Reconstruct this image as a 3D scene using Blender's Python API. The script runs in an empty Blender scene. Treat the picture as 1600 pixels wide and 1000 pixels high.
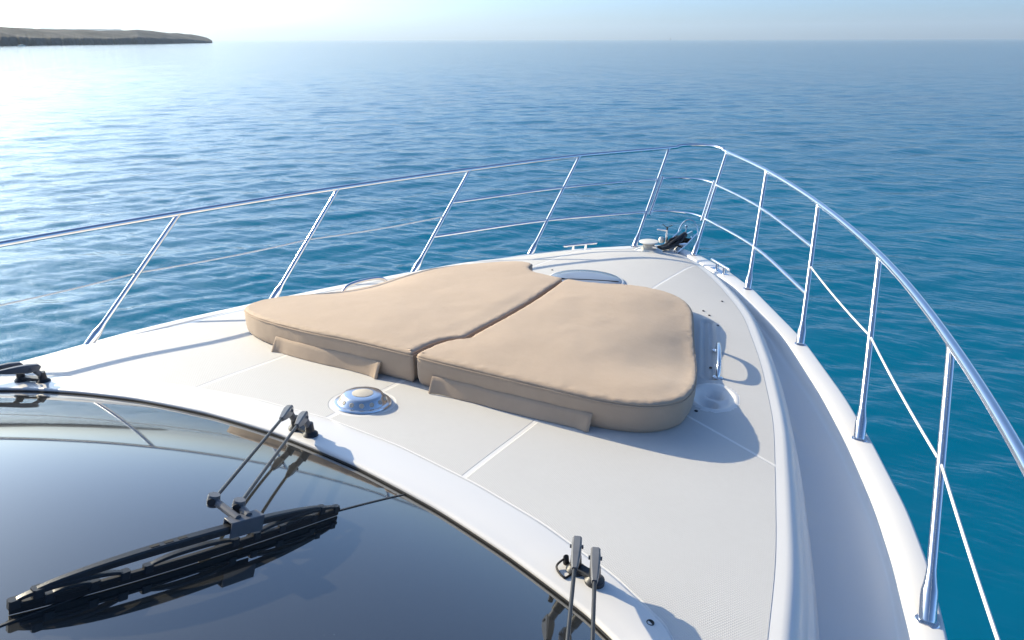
import bpy, bmesh, math, random
import numpy as np
from mathutils import Vector, Matrix, noise as mnoise
R = math.radians
rng = np.random.default_rng(7)
random.seed(7)
sc = bpy.context.scene
col = sc.collection

# ------------------------------------------------------------------ helpers
def tag(o, label=None, cat=None, group=None, kind=None):
    if label: o['label'] = label
    if cat: o['category'] = cat
    if group: o['group'] = group
    if kind: o['kind'] = kind
    return o

def empty(name, loc=(0, 0, 0), parent=None):
    o = bpy.data.objects.new(name, None); col.objects.link(o)
    o.location = loc; o.empty_display_size = .2
    if parent: o.parent = parent
    return o

def mesh_obj(name, verts, faces, mat, parent=None, smooth=True, label=None):
    me = bpy.data.meshes.new(name)
    verts = np.asarray(verts, dtype=np.float32)
    if isinstance(faces, np.ndarray):
        n = len(faces); k = faces.shape[1]
        me.vertices.add(len(verts)); me.vertices.foreach_set('co', verts.ravel())
        me.loops.add(n * k); me.loops.foreach_set('vertex_index', faces.astype(np.int32).ravel())
        me.polygons.add(n); me.polygons.foreach_set('loop_start', np.arange(0, n * k, k, dtype=np.int32))
        me.update(calc_edges=True)
    else:
        me.from_pydata([tuple(v) for v in verts.tolist()], [], faces)
    me.validate()
    if smooth:
        me.polygons.foreach_set('use_smooth', np.ones(len(me.polygons), dtype=bool))
    me.materials.append(mat)
    o = bpy.data.objects.new(name, me); col.objects.link(o)
    if parent: o.parent = parent
    if label: o['label'] = label
    return o

class MB:
    """collects shapes for ONE mesh"""
    def __init__(s): s.v = []; s.f = []
    def add(s, vs, fs):
        b = len(s.v); s.v += [tuple(map(float, v)) for v in vs]; s.f += [tuple(b + i for i in f) for f in fs]
    def ring_sweep(s, rings, closed=False, cap=True):
        n = len(rings[0]); vs = [p for r in rings for p in r]; fs = []
        m = len(rings)
        for i in range(m if closed else m - 1):
            j = (i + 1) % m
            for k in range(n):
                l = (k + 1) % n
                fs.append((i * n + k, i * n + l, j * n + l, j * n + k))
        if cap and not closed:
            fs.append(tuple(range(n))[::-1]); fs.append(tuple((m - 1) * n + k for k in range(n)))
        s.add(vs, fs)
    def tube(s, pts, r, n=12, closed=False):
        pts = [Vector(p) for p in pts]; m = len(pts)
        rs = r if hasattr(r, '__len__') else [r] * m
        rings = []; up = None
        for i, p in enumerate(pts):
            a = pts[(i - 1) % m] if (closed or i > 0) else p
            b = pts[(i + 1) % m] if (closed or i < m - 1) else p
            t = (b - a).normalized()
            if up is None:
                up = Vector((0, 0, 1)) if abs(t.z) < .9 else Vector((1, 0, 0))
            x = t.cross(up).normalized(); up = x.cross(t).normalized()
            rings.append([p + (x * math.cos(q) + up * math.sin(q)) * rs[i] for q in [2 * math.pi * k / n for k in range(n)]])
        s.ring_sweep(rings, closed)
    def strip(s, pts, ups, w, h):
        """box section sweep; ups: unit up vectors, w/h scalars or lists"""
        pts = [Vector(p) for p in pts]; m = len(pts); rings = []
        for i, p in enumerate(pts):
            t = (pts[min(i + 1, m - 1)] - pts[max(i - 1, 0)]).normalized()
            u = Vector(ups[i]) if hasattr(ups, '__len__') and not isinstance(ups, Vector) else Vector(ups)
            x = t.cross(u).normalized(); u = x.cross(t).normalized()
            ww = (w[i] if hasattr(w, '__len__') else w) / 2; hh = (h[i] if hasattr(h, '__len__') else h) / 2
            b = min(ww, hh) * .35
            rings.append([p + x * a + u * c for a, c in ((-ww + b, -hh), (ww - b, -hh), (ww, -hh + b), (ww, hh - b), (ww - b, hh), (-ww + b, hh), (-ww, hh - b), (-ww, -hh + b))])
        s.ring_sweep(rings)
    def lathe(s, prof, c, n=32, axis=(0, 0, 1)):
        ax = Vector(axis).normalized()
        x = ax.orthogonal().normalized(); y = ax.cross(x)
        c = Vector(c)
        rings = [[c + ax * z + (x * math.cos(q) + y * math.sin(q)) * max(r, 1e-4) for q in [2 * math.pi * k / n for k in range(n)]] for r, z in prof]
        s.ring_sweep(rings)
    def box(s, c, sx, sy, sz, rot=None, bev=.15):
        m = rot or Matrix.Identity(3); c = Vector(c)
        hx, hy, hz = sx / 2, sy / 2, sz / 2; b = min(hx, hy, hz) * bev * 2
        def ring(z, ins): 
            return [c + m @ Vector((x, y, z)) for x, y in ((-hx + b + ins, -hy + ins), (hx - b - ins, -hy + ins), (hx - ins, -hy + b + ins), (hx - ins, hy - b - ins), (hx - b - ins, hy - ins), (-hx + b + ins, hy - ins), (-hx + ins, hy - b - ins), (-hx + ins, -hy + b + ins))]
        s.ring_sweep([ring(-hz, b), ring(-hz + b, 0), ring(hz - b, 0), ring(hz, b)])
    def build(s, name, mat, parent=None, smooth=True, label=None, auto=35):
        o = mesh_obj(name, s.v, s.f, mat, parent, smooth, label)
        bm = bmesh.new(); bm.from_mesh(o.data); bmesh.ops.recalc_face_normals(bm, faces=bm.faces)
        if smooth and auto:
            for e in bm.edges:
                if len(e.link_faces) == 2 and e.calc_face_angle(0) > R(auto): e.smooth = False
        bm.to_mesh(o.data); bm.free()
        return o

def catmull(pts, n=10):
    P = [Vector(p) for p in pts]; P = [P[0] * 2 - P[1]] + P + [P[-1] * 2 - P[-2]]
    out = []
    for i in range(1, len(P) - 2):
        a, b, c, d = P[i - 1:i + 3]
        for k in range(n):
            t = k / n
            out.append(.5 * ((2 * b) + (c - a) * t + (2 * a - 5 * b + 4 * c - d) * t * t + (3 * b - a - 3 * c + d) * t ** 3))
    out.append(P[-2]); return out

def smoothf(xs, ys, win=.22):
    """smoothed piecewise curve"""
    xs = np.array(xs, float); ys = np.array(ys, float)
    g = np.linspace(xs[0] - 1, xs[-1] + 1, 1600); h = g[1] - g[0]
    sl0 = (ys[1] - ys[0]) / (xs[1] - xs[0]); sl1 = (ys[-1] - ys[-2]) / (xs[-1] - xs[-2])
    v = np.interp(g, xs, ys)
    v = np.where(g < xs[0], ys[0] + sl0 * (g - xs[0]), v); v = np.where(g > xs[-1], ys[-1] + sl1 * (g - xs[-1]), v)
    k = max(3, int(win / h) | 1); ker = np.ones(k) / k
    for _ in range(2):
        v = np.convolve(np.pad(v, k // 2, mode='edge'), ker, mode='valid')
    return lambda x: np.interp(x, g, v)

# ------------------------------------------------------------------ materials
def new_mat(name):
    m = bpy.data.materials.new(name); m.use_nodes = True
    nt = m.node_tree; b = nt.nodes['Principled BSDF']
    return m, nt, b
def N(nt, t, **kw):
    n = nt.nodes.new(t)
    for k, v in kw.items(): setattr(n, k, v)
    return n
def math_(nt, op, a, b=None, c=None):
    n = N(nt, 'ShaderNodeMath', operation=op)
    for i, v in enumerate((a, b, c)):
        if v is None: continue
        if isinstance(v, (int, float)): n.inputs[i].default_value = v
        else: nt.links.new(v, n.inputs[i])
    return n.outputs[0]
def noise_tex(nt, scale, detail=4, rough=.55, vec=None, dim='3D'):
    n = N(nt, 'ShaderNodeTexNoise'); n.inputs['Scale'].default_value = scale
    n.inputs['Detail'].default_value = detail; n.inputs['Roughness'].default_value = rough
    if vec is None:
        tc = N(nt, 'ShaderNodeTexCoord'); vec = tc.outputs['Object']
    nt.links.new(vec, n.inputs['Vector']); return n.outputs['Fac']
def bump(nt, b, h, strength, dist, prev=None):
    n = N(nt, 'ShaderNodeBump'); n.inputs['Strength'].default_value = strength; n.inputs['Distance'].default_value = dist
    nt.links.new(h, n.inputs['Height'])
    if prev: nt.links.new(prev, n.inputs['Normal'])
    nt.links.new(n.outputs[0], b.inputs['Normal']); return n.outputs[0]
def ramp(nt, fac, stops):
    n = N(nt, 'ShaderNodeValToRGB'); e = n.color_ramp.elements
    while len(e) < len(stops): e.new(.5)
    for i, (p, c) in enumerate(stops): e[i].position = p; e[i].color = (*c, 1) if len(c) == 3 else c
    nt.links.new(fac, n.inputs[0]); return n.outputs[0]

def simple(name, color, rough=.4, metal=0., var=.06, nscale=8, bumpd=0, bscale=200, coat=0, rvar=.08):
    m, nt, b = new_mat(name)
    f = noise_tex(nt, nscale, 5)
    c0 = tuple(x * (1 - var) for x in color); c1 = tuple(min(1, x * (1 + var)) for x in color)
    nt.links.new(ramp(nt, f, [(.3, c0), (.7, c1)]), b.inputs['Base Color'])
    f2 = noise_tex(nt, nscale * 3.1, 4)
    rr = math_(nt, 'MULTIPLY_ADD', f2, rvar * 2, rough - rvar); nt.links.new(rr, b.inputs['Roughness'])
    b.inputs['Metallic'].default_value = metal
    b.inputs['Coat Weight'].default_value = coat
    if bumpd: bump(nt, b, noise_tex(nt, bscale, 3), .5, bumpd)
    return m

M = {}
M['gelcoat'] = simple('white_gelcoat', (.76, .75, .735), .28, var=.01, nscale=1.2, coat=.2, rvar=.006)
M['steel'] = simple('stainless_steel', (.82, .82, .83), .13, metal=1, var=.03, nscale=20, rvar=.05)
M['chrome'] = simple('chrome', (.80, .80, .81), .2, metal=1, var=.02, nscale=20, rvar=.03)
M['black_metal'] = simple('black_powder_coat', (.022, .024, .028), .42, var=.2, nscale=30, bumpd=.0006)
M['grey_metal'] = simple('grey_painted_metal', (.12, .125, .138), .38, var=.08, nscale=30)
M['rubber'] = simple('black_rubber', (.012, .012, .014), .6, var=.2)
M['dark_hole'] = simple('dark_hole', (.02, .02, .02), .7)
M['white_plastic'] = simple('white_plastic', (.72, .71, .66), .4, var=.04)
M['cable'] = simple('white_coated_wire', (.8, .8, .78), .4, var=.03)
M['rope'] = simple('dark_rope', (.028, .03, .036), .8, var=.5, nscale=60, bumpd=.004, bscale=150)
M['beige'] = simple('beige_cover', (.52, .48, .41), .7, var=.08, nscale=20)
M['hatch_glass'] = simple('tinted_hatch', (.20, .235, .30), .12, var=.04, nscale=5, rvar=.03)
M['seal'] = simple('black_seal', (.02, .02, .022), .45)

def canvas():
    m, nt, b = new_mat('tan_canvas')
    tc = N(nt, 'ShaderNodeTexCoord')
    f = noise_tex(nt, 2.2, 5, .6, tc.outputs['Object'])
    f2 = noise_tex(nt, 26, 4, .6, tc.outputs['Object'])
    mix = math_(nt, 'ADD', math_(nt, 'MULTIPLY', f, .7), math_(nt, 'MULTIPLY', f2, .3))
    nt.links.new(ramp(nt, mix, [(.25, (.42, .312, .222)), (.55, (.46, .345, .248)), (.8, (.495, .374, .272))]), b.inputs['Base Color'])
    b.inputs['Roughness'].default_value = .82
    b.inputs['Sheen Weight'].default_value = .15
    # weave: two fine crossed waves + soft wrinkles
    w1 = N(nt, 'ShaderNodeTexWave', bands_direction='X'); w1.inputs['Scale'].default_value = 160
    w2 = N(nt, 'ShaderNodeTexWave', bands_direction='Y'); w2.inputs['Scale'].default_value = 160
    nt.links.new(tc.outputs['Object'], w1.inputs['Vector']); nt.links.new(tc.outputs['Object'], w2.inputs['Vector'])
    wv = math_(nt, 'MULTIPLY', w1.outputs['Fac'], w2.outputs['Fac'])
    n1 = bump(nt, b, noise_tex(nt, 9, 3, .5, tc.outputs['Object']), .35, .006)
    n1 = bump(nt, b, noise_tex(nt, 70, 3, .6, tc.outputs['Object']), .3, .0016, n1)
    n2 = bump(nt, b, wv, .3, .0009, n1)
    return m
M['canvas'] = canvas()

def glass():
    m, nt, b = new_mat('tinted_windscreen_glass')
    tc = N(nt, 'ShaderNodeTexCoord'); vo = N(nt, 'ShaderNodeTexVoronoi'); vo.inputs['Scale'].default_value = 26; nt.links.new(tc.outputs['Object'], vo.inputs['Vector'])
    sz = math_(nt, 'MULTIPLY', noise_tex(nt, 3.3, 3, .6), .16)
    sp = math_(nt, 'LESS_THAN', math_(nt, 'ADD', vo.outputs['Distance'], .015), math_(nt, 'SUBTRACT', sz, .04))
    cm = N(nt, 'ShaderNodeMix', data_type='RGBA'); nt.links.new(sp, cm.inputs[0]); cm.inputs[6].default_value = (.034, .035, .034, 1); cm.inputs[7].default_value = (.085, .087, .087, 1)
    nt.links.new(cm.outputs[2], b.inputs['Base Color'])
    f = noise_tex(nt, 5, 6, .6)
    nt.links.new(math_(nt, 'MULTIPLY_ADD', f, .05, .012), b.inputs['Roughness'])
    b.inputs['IOR'].default_value = 2.45
    b.inputs['Specular IOR Level'].default_value = .5
    bump(nt, b, noise_tex(nt, 2.3, 1, .4), .08, .004)
    return m
M['glass'] = glass()

# ------------------------------------------------------------------ camera
CAM = (1.968, 0., 3.5)
yaw, pitch, roll = R(29.454), R(21.706), R(-.14)
F_PX = 1100.
cy_, sy_, cp_, sp_ = math.cos(yaw), math.sin(yaw), math.cos(pitch), math.sin(pitch)
fw = Vector((-sy_ * cp_, cy_ * cp_, -sp_)); rt = Vector((cy_, sy_, 0)); up = rt.cross(fw)
r2 = rt * math.cos(roll) + up * math.sin(roll); u2 = r2.cross(fw)
cam = bpy.data.cameras.new('camera'); co = bpy.data.objects.new('camera', cam); col.objects.link(co)
cam.sensor_width = 36; cam.lens = 36 * F_PX / 1600; cam.clip_start = .05; cam.clip_end = 40000
mat = Matrix((r2, u2, -fw)).transposed().to_4x4(); mat.translation = Vector(CAM); co.matrix_world = mat
sc.camera = co

# ------------------------------------------------------------------ light
SUN_AZ, SUN_EL = 87., 25.5          # degrees to port of the bow, above the horizon
sdir = Vector((-math.sin(R(SUN_AZ)) * math.cos(R(SUN_EL)), math.cos(R(SUN_AZ)) * math.cos(R(SUN_EL)), math.sin(R(SUN_EL))))
sl = bpy.data.lights.new('sun', 'SUN'); sl.energy = 4.5; sl.angle = R(.53); sl.color = (1, .86, .61)
so = bpy.data.objects.new('sun', sl); col.objects.link(so)
so.rotation_euler = (-sdir).to_track_quat('-Z', 'Y').to_euler(); so.location = (-20, 10, 20)
w = bpy.data.worlds.new('World'); sc.world = w; w.use_nodes = True
nt = w.node_tree; bg = nt.nodes['Background']
sky = nt.nodes.new('ShaderNodeTexSky'); sky.sky_type = 'NISHITA'; sky.sun_disc = False
sky.sun_elevation = R(SUN_EL); sky.sun_rotation = R(-SUN_AZ)
sky.altitude = 0; sky.air_density = .53; sky.dust_density = 1.9; sky.ozone_density = 4.2
tint = nt.nodes.new('ShaderNodeMix'); tint.data_type = 'RGBA'; tint.blend_type = 'MULTIPLY'; tint.inputs[0].default_value = 1; tint.inputs[7].default_value = (.88, 1.01, 1.02, 1)
nt.links.new(sky.outputs[0], tint.inputs[6]); nt.links.new(tint.outputs[2], bg.inputs[0]); bg.inputs[1].default_value = .15
sc.view_settings.view_transform = 'Standard'; sc.view_settings.look = 'None'
sc.view_settings.exposure = .80; sc.view_settings.gamma = 1

sc.cycles.caustics_reflective = False; sc.cycles.caustics_refractive = False; sc.cycles.sample_clamp_indirect = 6

# ------------------------------------------------------------------ sea
def water_mat():
    m, nt, b = new_mat('sea_water')
    tc = N(nt, 'ShaderNodeTexCoord')
    nt.nodes.remove(b)
    out = nt.nodes['Material Output']
    gl = N(nt, 'ShaderNodeBsdfGlossy'); gl.inputs['Roughness'].default_value = .085
    tr = N(nt, 'ShaderNodeBsdfTransparent'); fr = N(nt, 'ShaderNodeLayerWeight'); fr.inputs['Blend'].default_value = .5
    mx = N(nt, 'ShaderNodeMixShader'); nt.links.new(math_(nt, 'MULTIPLY_ADD', math_(nt, 'POWER', fr.outputs['Facing'], 5.), .97, .022), mx.inputs[0]); nt.links.new(tr.outputs[0], mx.inputs[1]); nt.links.new(gl.outputs[0], mx.inputs[2])
    nt.links.new(mx.outputs[0], out.inputs['Surface'])
    def mapped(rot, sx, sy):
        mp = N(nt, 'ShaderNodeMapping'); mp.inputs['Rotation'].default_value = (0, 0, rot); mp.inputs['Scale'].default_value = (sx, sy, 1)
        nt.links.new(tc.outputs['Object'], mp.inputs['Vector']); return mp.outputs[0]
    a = R(SEA_AXIS)
    h1 = noise_tex(nt, 1.0, 4, .6, mapped(-a, .32, 1.05))      # long crests, far out
    h2 = noise_tex(nt, 1.0, 4, .6, mapped(-a + .15, 1.6, 4.6))      # ripples
    h3 = noise_tex(nt, 1.0, 3, .55, mapped(-a - .25, 5., 12.))
    n1 = bump(nt, gl, h1, .5, .17)
    n2 = bump(nt, gl, h2, .4, .05, n1)
    n3 = bump(nt, gl, h3, .3, .012, n2); nt.links.new(n3, fr.inputs['Normal'])
    return m
SEA_AXIS = 44.   # direction (deg) of the crests' long axis, from +x
M['water'] = water_mat()

def build_sea():
    c = np.array([0., 2.5])
    rad = [1.2]
    while rad[-1] < 8200: rad.append(rad[-1] * 1.0062 + .004)
    rad = np.array(rad)
    # azimuth measured from +y toward -x (port)
    dense = np.arange(-38, 92, .24); coarse = np.arange(92, 322, 4.)
    az = np.radians(np.concatenate([dense, coarse]))
    A, Rr = np.meshgrid(az, rad)
    X = c[0] - np.sin(A) * Rr; Y = c[1] + np.cos(A) * Rr
    Z = np.zeros_like(X)
    nrm = R(SEA_AXIS) + math.pi / 2
    rs = np.random.default_rng(3)
    for i in range(84):
        L = float(np.exp(rs.uniform(math.log(.26), math.log(2.8))))
        th = nrm + rs.normal(0, .42)
        k = 2 * math.pi / L
        amp = .0036 * L ** .75 * rs.uniform(.5, 1.2)
        ph = k * (X * math.cos(th) + Y * math.sin(th)) + rs.uniform(0, 6.28)
        # crests come in patches
        th2 = th + rs.normal(0, .8); L2 = L * rs.uniform(5, 10)
        mod = .55 + .45 * np.sin(2 * math.pi / L2 * (X * math.cos(th2) + Y * math.sin(th2)) + rs.uniform(0, 6.28))
        fade = np.clip((L / (Rr * .0062)) / 4 - .5, 0, 1)
        s = np.sin(ph)
        Z += amp * fade * mod * (s + .22 * np.cos(2 * ph))
    Z *= np.clip((Rr - 1) / 3, .2, 1)
    V = np.stack([X, Y, Z], -1).reshape(-1, 3)
    nr, na = X.shape
    i = np.arange(nr - 1)[:, None]; j = np.arange(na)[None, :]; j2 = (j + 1) % na
    Fq = np.stack([i * na + j, i * na + j2, (i + 1) * na + j2, (i + 1) * na + j], -1).reshape(-1, 4)
    Fq = Fq[:, ::-1]
    o = mesh_obj('sea', V, Fq, M['water']); o['kind'] = 'structure'
    # make sure normals point up
    me = o.data
    if me.polygons[len(me.polygons) // 2].normal.z < 0: me.flip_normals()
    return o
build_sea()
def upwelling_mat():
    m, nt, b = new_mat('turquoise_upwelling')
    tc = N(nt, 'ShaderNodeTexCoord')
    f = noise_tex(nt, .035, 4, .55, tc.outputs['Object'])
    nt.links.new(ramp(nt, f, [(.3, (.0001, .108, .205)), (.7, (.0002, .136, .245))]), b.inputs['Base Color'])
    b.inputs['Roughness'].default_value = 1; b.inputs['Specular IOR Level'].default_value = 0
    return m
mb = MB(); mb.add([(-9000, -9000, -7), (9000, -9000, -7), (9000, 9000, -7), (-9000, 9000, -7)], [(0, 1, 2, 3)])  # added plane below the surface; its turquoise stands in for light scattered upward
o = mb.build('added_upwelling_plane', upwelling_mat(), smooth=False); o['kind'] = 'structure'
if o.data.polygons[0].normal.z < 0: o.data.flip_normals()

# ------------------------------------------------------------------ headland and far hills
def land_mat():
    m, nt, b = new_mat('headland_rock')
    tc = N(nt, 'ShaderNodeTexCoord')
    f = noise_tex(nt, .035, 6, .65, tc.outputs['Object'])
    f2 = noise_tex(nt, .22, 4, .7, tc.outputs['Object'])
    sep = N(nt, 'ShaderNodeSeparateXYZ'); nt.links.new(tc.outputs['Object'], sep.inputs[0])
    mix = math_(nt, 'ADD', math_(nt, 'MULTIPLY', f, .6), math_(nt, 'MULTIPLY', f2, .4))
    scrub = ramp(nt, mix, [(.36, (.028, .032, .032)), (.5, (.062, .063, .062)), (.66, (.115, .112, .108))])
    rock = ramp(nt, f2, [(.3, (.03, .036, .045)), (.7, (.09, .09, .092))])
    g = N(nt, 'ShaderNodeNewGeometry'); sn = N(nt, 'ShaderNodeSeparateXYZ'); nt.links.new(g.outputs['Normal'], sn.inputs[0])
    fl = N(nt, 'ShaderNodeMapRange'); fl.inputs[1].default_value = .55; fl.inputs[2].default_value = .85
    nt.links.new(sn.outputs['Z'], fl.inputs[0])
    mx = N(nt, 'ShaderNodeMix', data_type='RGBA'); nt.links.new(fl.outputs[0], mx.inputs[0]); nt.links.new(rock, mx.inputs[6]); nt.links.new(scrub, mx.inputs[7])
    nt.links.new(mx.outputs[2], b.inputs['Base Color']); b.inputs['Roughness'].default_value = .9
    b.inputs['Specular IOR Level'].default_value = .1
    return m
M['land'] = land_mat()

def land(name, az_list, shore, el_list, depth, cliff, label_kind='structure', na=520, rough=1., npf=46):
    """az (deg to port), shore distance, skyline elevation (deg); depth behind the shore of the skyline"""
    az = np.linspace(az_list[0], az_list[-1], na)
    D = np.interp(az, az_list, shore); EL = np.interp(az, az_list, el_list)
    prof = np.concatenate([[0, .012, .03, .05], np.linspace(.09, 1, npf - 14), np.linspace(1.1, 2.2, 10)])
    V = np.zeros((na, len(prof), 3))
    for i in range(na):
        wob = mnoise.fractal((az[i] * 1.7, 3.1, 0), 1., 2., 4) * 9 * rough + mnoise.fractal((az[i] * 9, 1., 0), 1., 2., 3) * 3 * rough
        top = CAM[2] + math.tan(R(EL[i])) * (D[i] + depth)
        top = max(top, .6)
        for j, p in enumerate(prof):
            d = D[i] + wob * max(0, 1 - p * 1.5) + p * depth
            x = CAM[0] - math.sin(R(az[i])) * d; y = CAM[1] + math.cos(R(az[i])) * d
            if p <= .05: h = cliff * top * (p / .05) ** .6
            elif p <= 1: h = top * (cliff + (1 - cliff) * math.sin((p - .05) / .95 * math.pi / 2))
            else: h = top * max(-.1, 1 - (p - 1) ** 2 * 1.2)
            nz = mnoise.fractal((x * .018, y * .018, 0), 1., 2., 5)
            h += nz * top * .10 * min(1, p * 6) * rough * (1 if h > 0 else 0)
            if p == 0: h = -1.5
            V[i, j] = (x, y, h)
    m = len(prof); i = np.arange(na - 1)[:, None]; j = np.arange(m - 1)[None, :]
    Fq = np.stack([i * m + j, (i + 1) * m + j, (i + 1) * m + j + 1, i * m + j + 1], -1).reshape(-1, 4)
    o = mesh_obj(name, V.reshape(-1, 3), Fq, M['land']); o['kind'] = label_kind
    bm = bmesh.new(); bm.from_mesh(o.data); bmesh.ops.recalc_face_normals(bm, faces=bm.faces); bm.to_mesh(o.data); bm.free()
    me = o.data
    if sum(p.normal.z for p in me.polygons) < 0: me.flip_normals()
    return o
land('headland', [51.0, 51.3, 52.3, 54.5, 55.6, 57.0, 59.4, 61.2, 62.9, 66, 72, 82], [1180, 1160, 1120, 960, 900, 850, 790, 740, 690, 640, 560, 480],
     [.0, .17, .38, .56, .68, .63, .60, .69, .77, .95, 1.2, 1.3], 170, .40)
land('far_hills', [55.8, 56.6, 58, 59.5, 61, 62.5, 66, 74], [5200] * 8, [.3, .70, .72, .72, .72, .70, .75, .6], 900, .1, na=160, rough=.5)

# ------------------------------------------------------------------ haze
def haze():
    m = bpy.data.materials.new('haze'); m.use_nodes = True; nt = m.node_tree; nt.nodes.clear()
    out = N(nt, 'ShaderNodeOutputMaterial'); v = N(nt, 'ShaderNodeVolumePrincipled')
    v.inputs['Color'].default_value = (.66, .82, 1, 1); v.inputs['Density'].default_value = HAZE; v.inputs['Anisotropy'].default_value = .2
    nt.links.new(v.outputs[0], out.inputs['Volume'])
    mb = MB(); mb.add([(x, y, z) for z in (-8.2, 160) for x, y in ((-9100, -9100), (9100, -9100), (9100, 9100), (-9100, 9100))],
                      [(3, 2, 1, 0), (4, 5, 6, 7), (0, 1, 5, 4), (1, 2, 6, 5), (2, 3, 7, 6), (3, 0, 4, 7)])
    o = mb.build('haze', m, smooth=False); o['kind'] = 'stuff'
    return o
HAZE = .00011
if HAZE: haze()

# ------------------------------------------------------------------ the yacht: shape curves (x starboard, y forward)
zc = smoothf([-3, 1.0, 1.908, 2.361, 3.5, 4.777, 5.6, 6.0, 6.3, 6.5, 6.75], [2.13, 2.065, 2.014, 1.967, 1.915, 1.85, 1.775, 1.705, 1.64, 1.60, 1.565])
wt_ = smoothf([-3, 1, 2.02, 2.45, 3.07, 3.78, 4.55, 5.13, 5.7, 6.2, 6.6, 6.8], [2.08, 1.955, 1.844, 1.77, 1.653, 1.458, 1.202, .93, .60, .33, .12, .02], .3)
wo = smoothf([-3, 1, 2.12, 2.48, 2.84, 3.37, 3.85, 4.52, 4.72, 5.52, 5.58, 6.1, 6.484, 6.7, 6.80], [2.5, 2.43, 2.335, 2.285, 2.205, 2.045, 1.875, 1.595, 1.50, 1.075, 1.045, .71, .385, .17, .03], .16)
zg = smoothf([-3, 1, 2.18, 3.376, 4.523, 5.576, 6.484, 6.8], [1.93, 1.795, 1.752, 1.708, 1.676, 1.639, 1.586, 1.565], .3)
capw = smoothf([-3, 2, 3.4, 4.5, 5.5, 6.2, 6.8], [.10, .10, .115, .14, .17, .19, .19])
def wi(y): return np.maximum(wo(y) - capw(y), wo(y) * .35)
def wf(y): return np.minimum(wt_(y) + np.interp(y, [2, 3.1, 4.5, 5.2], [.14, .12, .15, .19]), wi(y) - .035)
def wt(y): return np.minimum(wt_(y), wf(y) - .03)
def zs(y): return zg(y) - np.interp(y, [4.5, 5.6, 6.3], [.085, .03, .012])
crown = lambda y: np.interp(y, [5, 6.5], [.078, .02])
CUP = (1.325, 3.135, .096, .140)

def resample(pts, n):
    P = np.array([tuple(p)[:2] for p in pts]); d = np.r_[0, np.cumsum(np.hypot(*np.diff(P, axis=0).T))]
    t = np.linspace(0, d[-1], n, endpoint=False)
    return np.stack([np.interp(t, d, P[:, 0]), np.interp(t, d, P[:, 1])], 1)

# cushion outlines
gap = [(.076, 2.42), (.074, 2.5), (.086, 2.60), (.115, 2.675), (.160, 2.73), (.158, 2.80), (.146, 3.1), (.115, 3.5), (.072, 3.85), (.036, 4.13)]
outR = [(.118, 2.402), (.3, 2.405), (.6, 2.43), (.9, 2.47), (1.06, 2.51), (1.18, 2.575), (1.26, 2.68), (1.285, 2.80), (1.262, 3.0), (1.185, 3.3), (1.075, 3.65), (.985, 3.95), (.925, 4.12), (.83, 4.265), (.70, 4.345), (.55, 4.345), (.42, 4.30), (.30, 4.22), (.18, 4.17), (.09, 4.165)]
outL = [(.034, 2.402), (-.3, 2.395), (-.6, 2.39), (-.9, 2.425), (-1.10, 2.475), (-1.245, 2.55), (-1.31, 2.66), (-1.31, 2.81), (-1.26, 3.0), (-1.20, 3.3), (-1.10, 3.65), (-1.0, 3.95), (-.92, 4.08), (-.80, 4.22), (-.66, 4.35), (-.53, 4.43), (-.42, 4.44), (-.345, 4.40), (-.30, 4.27), (-.22, 4.20), (-.08, 4.175), (-.02, 4.165)]
def closed_curve(a, n):
    a = [Vector((p[0], p[1], 0)) for p in a]; m = len(a); out = []
    for i in range(m):
        p0, p1, p2, p3 = a[i - 1], a[i], a[(i + 1) % m], a[(i + 2) % m]
        for k in range(10):
            t = k / 10
            out.append(.5 * ((2 * p1) + (p2 - p0) * t + (2 * p0 - 5 * p1 + 4 * p2 - p3) * t * t + (3 * p1 - p0 - 3 * p2 + p3) * t ** 3))
    out.append(out[0]); return resample(out, n)
polyR = closed_curve(outR + [(x + .014, y) for x, y in gap[::-1]], 340)
polyL = closed_curve(outL + [(x - .014, y) for x, y in gap[::-1]], 340)
unionP = np.array(outL[::-1] + outR)   # outer outline, starboard back .. ; used for the coaming ridge

def seg_dist(X, Y, P):
    d = np.full(X.shape, 9.)
    for a, b in zip(P[:-1], P[1:]):
        ab = b - a; L = ab @ ab
        t = np.clip(((X - a[0]) * ab[0] + (Y - a[1]) * ab[1]) / L, 0, 1)
        d = np.minimum(d, np.hypot(X - a[0] - t * ab[0], Y - a[1] - t * ab[1]))
    return d
def sstep(a, b, x):
    t = np.clip((x - a) / (b - a), 0, 1); return t * t * (3 - 2 * t)

def deck_base(x, y):
    return zc(y) - crown(y) * np.minimum((x / wt(y)) ** 2, 1.6)
def deck(x, y, detail=True):
    x = np.asarray(x, float); y = np.asarray(y, float)
    z = deck_base(x, y)
    if not detail: return z
    ax = np.abs(x)
    # drink-holder dish beside each cushion
    q = np.sqrt(((ax - CUP[0]) / CUP[2]) ** 2 + ((y - CUP[1]) / CUP[3]) ** 2)
    z = z - .020 * sstep(1.0, .74, q) + .006 * np.exp(-((q - 1.08) / .07) ** 2)
    for (cx, cyy, r_) in ((1.318, 3.195, .046), (1.318, 3.075, .046)):
        g = np.hypot(ax - cx, y - cyy); z = z - .026 * sstep(r_, r_ * .78, g)
    # moulded channel along the cushion's outer side
    a = np.array([1.245, 3.36]); b = np.array([1.015, 4.22]); ab = b - a; L = ab @ ab
    t = np.clip(((ax - a[0]) * ab[0] + (y - a[1]) * ab[1]) / L, 0, 1)
    dd = np.hypot(ax - a[0] - t * ab[0], y - a[1] - t * ab[1])
    z = z - .014 * sstep(.042, .03, dd) + .012 * np.exp(-(dd / .009) ** 2) + .004 * np.exp(-((dd - .05) / .008) ** 2)
    return z

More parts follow.
